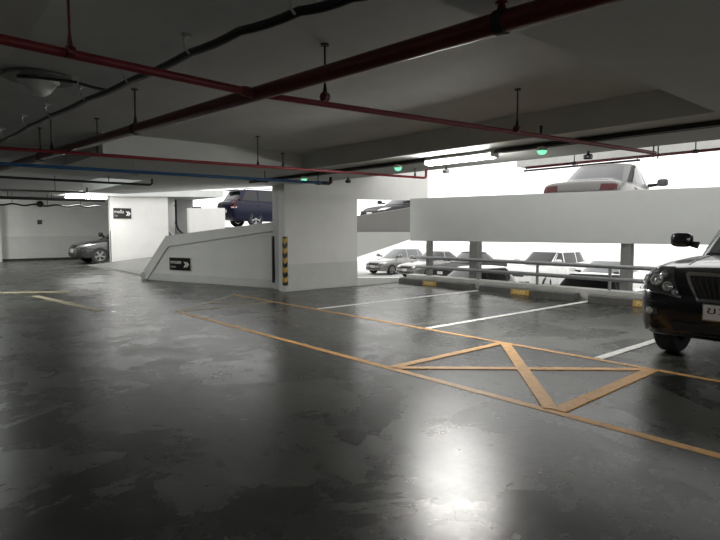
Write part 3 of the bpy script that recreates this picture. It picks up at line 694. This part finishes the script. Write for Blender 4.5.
    def patch(nm, ax, q4, m, parent=t, nx=10, ny=6, off=.004, th=.012):
        bm = NB(); q4 = [Vector(q) for q in q4]; top = []; bot = []
        for i in range(nx + 1):
            u = i / nx; ta = []; ba = []
            for j in range(ny + 1):
                v = j / ny; p2 = q4[0].lerp(q4[1], u).lerp(q4[3].lerp(q4[2], u), v)
                h, nrm, d_ = cast(ax, p2[0], p2[1])
                ta.append(bm.verts.new(h + nrm * off)); ba.append(bm.verts.new(h - nrm * th))
            top.append(ta); bot.append(ba)
        for i in range(nx):
            for j in range(ny):
                bm.faces.new((top[i][j], top[i + 1][j], top[i + 1][j + 1], top[i][j + 1])); bm.faces.new((bot[i][j + 1], bot[i + 1][j + 1], bot[i + 1][j], bot[i][j]))
            bm.faces.new((top[i][0], bot[i][0], bot[i + 1][0], top[i + 1][0])); bm.faces.new((top[i][ny], top[i + 1][ny], bot[i + 1][ny], bot[i][ny]))
        for j in range(ny):
            bm.faces.new((top[0][j], top[0][j + 1], bot[0][j + 1], bot[0][j])); bm.faces.new((top[nx][j], bot[nx][j], bot[nx][j + 1], top[nx][j + 1]))
        return obj(nm, bm, m, parent, smooth=0.6)
    zt_ = zg1 - .03; zb_ = belt * 1.03
    def gx(u, e, r0, r1): return r0 + (r1 - r0) * u ** e
    ub = (zb_ - zg0) / (zg1 - zg0); ut = (zt_ - zg0) / (zg1 - zg0)
    if front or detail: patch('windshield', 'f', [(-hw * (.80 if SUV else .76), belt * 1.0), (hw * (.80 if SUV else .76), belt * 1.0), (hw * (.67 if SUV else .60), zt_ + .02), (-hw * (.67 if SUV else .60), zt_ + .02)], glass, nx=14, ny=8)
    rz0 = belt * (1.06 if kind == 'sedan' else 1.10)
    patch('rear_window', 'r', [(-hw * .70, rz0), (hw * .70, rz0), (hw * .57, zt_), (-hw * .57, zt_)], glass, nx=14, ny=8)
    fb = gx(ub, 1.06, gf0, gf1) - .22; ft = gx(ut, 1.06, gf0, gf1) - .14; rb = gx(ub, 1.15, gr0, gr1) + .26; rt_ = gx(ut, 1.15, gr0, gr1) + .18
    pil = -.02 * hl
    for ax in ('l', 's'):
        patch('side_window', ax, [(pil + .04, zb_), (fb, zb_), (ft, zt_), (pil - .02, zt_)], glass)
        if kind == 'sedan':
            patch('side_window', ax, [(rb + .08, zb_ + .02), (pil - .05, zb_), (pil - .11, zt_), (rt_ + .1, zt_)], glass)
        else:
            pc_ = -.48 * hl
            patch('side_window', ax, [(pc_ + .03, zb_), (pil - .05, zb_), (pil - .11, zt_), (pc_ + .05, zt_)], glass)
            patch('side_window', ax, [(rb + .02, zb_ + .03), (pc_ - .04, zb_), (pc_ - .04, zt_), (rt_ + .05, zt_)], glass, nx=6)
    sg_ = {'l': 1, 's': -1}
    if detail:
        for ax in ('l', 's'):
            for xh in (pil + .18, -.47 * hl):
                patch('door_handle', ax, [(xh - .09, belt * .86), (xh + .09, belt * .86), (xh + .09, belt * .895), (xh - .09, belt * .895)], paint, nx=4, ny=2, off=.022)
            for xh in (pil, fb - .02, -.50 * hl):
                patch('door_seam', ax, [(xh - .004, belt * .30), (xh + .004, belt * .30), (xh + .004, belt * .94), (xh - .004, belt * .94)], 'under', nx=1, ny=10, off=.0015)
    # wheels
    for ax_ in axl:
        for s in (-1, 1):
            yo = s * (hw - .11)
            bm = NB(); add_lathe(bm, [(wr * .60, -.095), (wr * .93, -.105), (wr * .985, -.085), (wr, -.05), (wr, .05), (wr * .985, .085), (wr * .93, .105), (wr * .60, .095), (wr * .60, -.095)], 32, (ax_, yo, wr), 'y')
            wl_ = obj('wheel', bm, 'tyre', t)
            bm = NB(); ys = yo + s * .08
            add_lathe(bm, [(wr * .62, 0.02 * s), (wr * .60, .018 * s), (wr * .55, -.03 * s), (wr * .52, -.10 * s)], 32, (ax_, ys, wr), 'y')
            for k in range(5):
                a_ = 2 * PI * k / 5 + .3
                for dd_ in (-.14, .14):
                    rot = Matrix.Rotation(a_ + dd_, 3, 'Y'); add_box(bm, Vector((ax_, ys - .005 * s, wr)) + rot @ Vector((wr * .33, 0, 0)), (wr * .5, .022, .034), rot)
            add_lathe(bm, [(0, .012 * s), (wr * .13, .008 * s), (wr * .15, -.03 * s)], 16, (ax_, ys, wr), 'y')
            obj('rim', bm, rimmat, wl_)
            bm = NB(); add_lathe(bm, [(0, -.09 * s), (wr * .5, -.09 * s), (wr * .5, -.11 * s), (0, -.11 * s)], 20, (ax_, ys, wr), 'y'); obj('brake_disc', bm, 'iron', wl_)
    # mirrors
    for s in (-1, 1):
        bm = NB(); xm = gf0 - .27; zm = belt * 1.05 + .085; ym = s * (hw + .085)
        bmesh.ops.create_uvsphere(bm, u_segments=20, v_segments=12, radius=1)
        for v in bm.verts:
            x, y, z = v.co; f = lambda c_: math.copysign(abs(c_) ** .62, c_)
            v.co = (xm + .075 * f(x), ym + .125 * f(y), zm + .085 * f(z) + (.012 if z > 0 else 0))
        mr = obj('mirror', bm, paint, t)
        bm = NB(); add_tube(bm, [(xm - .02, s * (hw - (.10 if SUV else .24)), zm - .06), (xm, s * (hw + .02), zm - .035)], [.045, .03], 10); obj('stalk', bm, 'under', mr)
        bm = NB(); add_box(bm, (xm - .07, ym, zm), (.01, .19, .115)); obj('mirror_glass', bm, 'lens_dark', mr)
    def pz(f): return f * belt
    if front:
        for s in (-1, 1):
            patch('headlight', 'f', [(s * hw * .52, pz(.64)), (s * hw * .86, pz(.68)), (s * hw * .89, pz(.80)), (s * hw * .62, pz(.76))], 'lens', off=.006)
            patch('fog_light', 'f', [(s * hw * .52, pz(.37)), (s * hw * .72, pz(.39)), (s * hw * .72, pz(.46)), (s * hw * .52, pz(.45))], 'lens_dark', nx=4, ny=3)
        patch('grille', 'f', [(-hw * .42, pz(.61)), (hw * .42, pz(.61)), (hw * .47, pz(.735)), (-hw * .47, pz(.735))], 'black', nx=10, ny=4, off=.003)
        patch('lower_grille', 'f', [(-hw * .46, pz(.33)), (hw * .46, pz(.33)), (hw * .50, pz(.44)), (-hw * .50, pz(.44))], 'black', nx=10, ny=3, off=.003)
        if plates:
            h, _, _ = cast('f', 0, pz(.51)); bm = NB(); add_box(bm, (h.x + .012, 0, pz(.51)), (.02, .34, .14)); obj('number_plate', bm, 'plate', t, 0.004)
    if rear:
        for s in (-1, 1):
            if kind == 'suv':
                patch('tail_light', 'r', [(s * hw * .62, pz(.78)), (s * hw * .92, pz(.78)), (s * hw * .80, pz(1.10)), (s * hw * .66, pz(1.10))], tail[0], nx=6, ny=6, off=.008)
            else:
                patch('tail_light', 'r', [(s * hw * .50, pz(.80)), (s * hw * .86, pz(.78)), (s * hw * .87, pz(.93)), (s * hw * .52, pz(.94))], tail[0], nx=6, ny=5, off=.008)
        patch('trunk_seam', 'r', [(-hw * .7, pz(.70)), (hw * .7, pz(.70)), (hw * .7, pz(.71)), (-hw * .7, pz(.71))], 'under', nx=8, ny=1, off=.002)
        if plates:
            h, _, _ = cast('r', 0, pz(.62)); bm = NB(); add_box(bm, (h.x - .012, 0, pz(.62)), (.02, .34, .14)); obj('number_plate', bm, 'plate', t, 0.004)
    if extra: extra(t, patch, cast, hl, hw, belt, pz)
    return t

LOT = 'cars parked on the bright lower deck'
def black_suv(t, patch, cast, hl, hw, belt, pz):
    for s in (-1, 1):
        h = patch('headlight', 'f', [(s * hw * .46, pz(.66)), (s * hw * .90, pz(.70)), (s * hw * .91, pz(.89)), (s * hw * .60, pz(.90))], 'lens_dark', off=.010)
        h['label'] = 'clear headlight cluster'
        for (fy, fz, r_) in ((.60, .735, .052), (.72, .785, .066), (.84, .79, .055), (.78, .855, .04), (.66, .835, .035), (.52, .69, .03)):
            q, nr, _ = cast('f', s * hw * fy, pz(fz)); bm = NB(); n = 20
            pr = [(r_ * 1.0, 0), (r_ * .97, .02), (r_ * .80, .022), (r_ * .45, .006), (r_ * .3, .018), (0, .024)]
            add_lathe(bm, pr, n); rot = nr.to_track_quat('Z', 'Y').to_matrix()
            for v in bm.verts: v.co = rot @ v.co + q + nr * .004
            obj('reflector', bm, 'lens', h)
        patch('lamp_trim', 'f', [(s * hw * .455, pz(.645)), (s * hw * .90, pz(.69)), (s * hw * .90, pz(.70)), (s * hw * .455, pz(.66))], 'chrome', h, ny=1, off=.012)
        f_ = patch('fog_light', 'f', [(s * hw * .68, pz(.47)), (s * hw * .84, pz(.485)), (s * hw * .84, pz(.55)), (s * hw * .70, pz(.535))], 'lens_dark', nx=5, ny=4, off=.008)
        q, nr, _ = cast('f', s * hw * .77, pz(.51)); bm = NB(); bmesh.ops.create_uvsphere(bm, u_segments=16, v_segments=8, radius=.035)
        for v in bm.verts: v.co = Vector((v.co.x * .4, v.co.y, v.co.z)) + q + nr * .008
        obj('reflector', bm, 'lens', f_)
        patch('bumper_groove', 'f', [(s * hw * .5, pz(.575)), (s * hw * .9, pz(.60)), (s * hw * .9, pz(.612)), (s * hw * .5, pz(.587))], 'under', ny=1, off=.002)
    g = patch('grille', 'f', [(-hw * .27, pz(.645)), (hw * .27, pz(.645)), (hw * .40, pz(.835)), (-hw * .40, pz(.835))], 'black', nx=12, ny=5, off=.006)
    for k in range(13):
        f = (k - 6) / 6.5
        patch('grille_bar', 'f', [(hw * (.27 * f - .008), pz(.65)), (hw * (.27 * f + .008), pz(.65)), (hw * (.40 * f + .008), pz(.83)), (hw * (.40 * f - .008), pz(.83))], 'iron', g, nx=1, ny=4, off=.014)
    for q4 in ([(-hw * .44, pz(.835)), (hw * .44, pz(.835)), (hw * .43, pz(.862)), (-hw * .43, pz(.862))], [(-hw * .27, pz(.625)), (hw * .27, pz(.625)), (hw * .28, pz(.652)), (-hw * .28, pz(.652))]):
        patch('grille_surround', 'f', q4, 'chrome', g, nx=12, ny=2, off=.016)
    for s in (-1, 1):
        patch('grille_surround', 'f', [(s * hw * .27, pz(.625)), (s * hw * .295, pz(.625)), (s * hw * .445, pz(.85)), (s * hw * .41, pz(.85))], 'chrome', g, nx=2, ny=6, off=.016)
    patch('lower_grille', 'f', [(-hw * .5, pz(.33)), (hw * .5, pz(.33)), (hw * .55, pz(.43)), (-hw * .55, pz(.43))], 'under', nx=10, ny=3, off=.003)
    h, _, _ = cast('f', 0, pz(.56)); zc = .615
    bm = NB(); add_box(bm, (h.x + .02, 0, zc), (.02, .44, .165)); pl = obj('number_plate', bm, 'chrome', t, 0.004); pl['label'] = 'white number plate in a metal frame'
    bm = NB(); add_box(bm, (h.x + .031, 0, zc), (.006, .415, .14)); obj('plate_face', bm, 'plate', pl)
    text_mesh('lettering', 'ขว', 0.10, 'plate_ink', pl, (h.x + .0345, -.19, zc + .018), (PI / 2, 0, PI / 2), 0.001, fit=.17)
    for s in (-1, 1):
        patch('hood_crease', 't', [(hl * .45, s * hw * .60), (hl * .86, s * hw * .50), (hl * .86, s * hw * .515), (hl * .45, s * hw * .615)], 'p_black', nx=12, ny=1, off=.006)
        bm = NB(); a, _, _ = cast('f', s * hw * .35 - .25, belt * 1.02); b, _, _ = cast('f', s * hw * .35 + .30, belt * 1.10)
        add_tube(bm, [a + Vector((.02, 0, .0)), b + Vector((.02, 0, .01))], .008, 8); obj('wiper', bm, 'black', t)

# the black car at right, nose towards the lane
car('suv', 'black sport utility car at the right edge, nose towards the lane', 'car', 'suv', 'p_black', (8.38, 1.68, 0), PI, front=False, extra=black_suv, glass='glass_pale')
# silver sedan on the upper half deck
def silver_x(t, patch, cast, hl, hw, belt, pz):
    patch('plate_recess', 'r', [(-hw * .35, pz(.78)), (hw * .35, pz(.78)), (hw * .35, pz(.80)), (-hw * .35, pz(.80))], 'chrome', nx=6, ny=1, off=.01)
car('sedan', 'champagne silver sedan seen from behind over the grey parapet of the upper half deck', 'car', 'sedan', 'p_champ', (14.62, 6.88, ZU), R(9), extra=silver_x, glass='glass', scale=1.06)
# blue car behind the ramp
def blue_x(t, patch, cast, hl, hw, belt, pz):
    for s in (-1, 1):
        patch('reverse_light', 'r', [(s * hw * .64, pz(.74)), (s * hw * .93, pz(.74)), (s * hw * .93, pz(.80)), (s * hw * .62, pz(.80))], 'pinklens', nx=4, ny=2, off=.01)
        bm = NB(); add_tube(bm, [(-hl * .72, s * hw * .62, 1.685 ), (-hl * .68, s * hw * .62, 1.73), (hl * .0, s * hw * .62, 1.74), (hl * .03, s * hw * .62, 1.70)], .018, 8); obj('roof_rail', bm, 'iron', t)
        patch('side_window', 'ls'[s < 0], [(-hl * .92, pz(1.1)), (-hl * .86, pz(1.1)), (-hl * .80, pz(1.4)), (-hl * .84, pz(1.4))], 'glass_dark', nx=3)
    bm = NB(); add_box(bm, (-hl * .86, 0, 1.655), (.22, 1.15, .03)); obj('spoiler', bm, 'p_blue', t, 0.01)
bq = at(251, 224, 2, 1.68)
car('suv', 'dark blue sport utility car with red tail light, behind the ramp wall', 'car', 'suv', 'p_blue', (15.5, 24.95, 1.54), 0.0, extra=blue_x, glass='glass_dark', scale=1.08)
# grey car at far left
car('hatchback', 'dark grey hatchback at the far left, nose out from behind the white sign wall', 'car', 'hatch', 'p_grey', (8.52, 25.45, 0), PI, scale=1.10)
# car on the raised bay seen through the top of the opening
car('sedan', 'dark grey car on the raised deck, cut off at the top of the wall opening', 'car', 'sedan', 'p_shade', (19.35, 19.0, 1.66), PI, glass='glass')
# far row on the lower deck
FX = 22.4
def far(nm, label, kind, paint, x, y, gl='glass', **k): car(nm, label, 'car', kind, paint, (x + SPEC[kind]['L'] / 2, y, ZL), PI, LOT, glass=gl, **k)
far('hatchback', 'silver hatchback seen through the wall opening, leftmost car of the lower deck row', 'hatch', 'p_silver', 21.9, 24.15, 'glass_pale')
far('sedan', 'silver sedan in the lower deck row, between the silver hatchback and the slim post', 'sedan', 'p_silver', 21.4, 21.05)
far('sedan', 'charcoal grey sedan in the lower deck row, just left of the thick grey column', 'sedan', 'p_shade', 21.3, 18.5)
far('suv', 'white car with dark windscreen on the lower deck, right of the thick grey column', 'suv', 'p_white', 20.0, 13.3, 'glass_dark')
far('sedan', 'overexposed white sedan on the lower deck, left of the right-hand column', 'sedan', 'p_white', 19.2, 10.2, 'glass_pale')
# near row: roofs just below the railing
car('sedan', 'dark car whose roof shows under the railing, right of the thick grey column', 'car', 'sedan', 'p_dark', (14.05, 7.15, ZL), PI, 'dark cars right below the railing', glass='glass_dark')
car('sedan', 'dark car roof under the railing, nearest the black car at right', 'car', 'sedan', 'p_dark', (14.2, 4.75, ZL), PI, 'dark cars right below the railing', glass='glass_dark')
car('hatchback', 'dark car just over the kerb at the end of the low white wall', 'car', 'hatch', 'p_dark', (13.4, 10.55, ZL - 0.0), PI, 'dark cars right below the railing', glass='glass_dark')
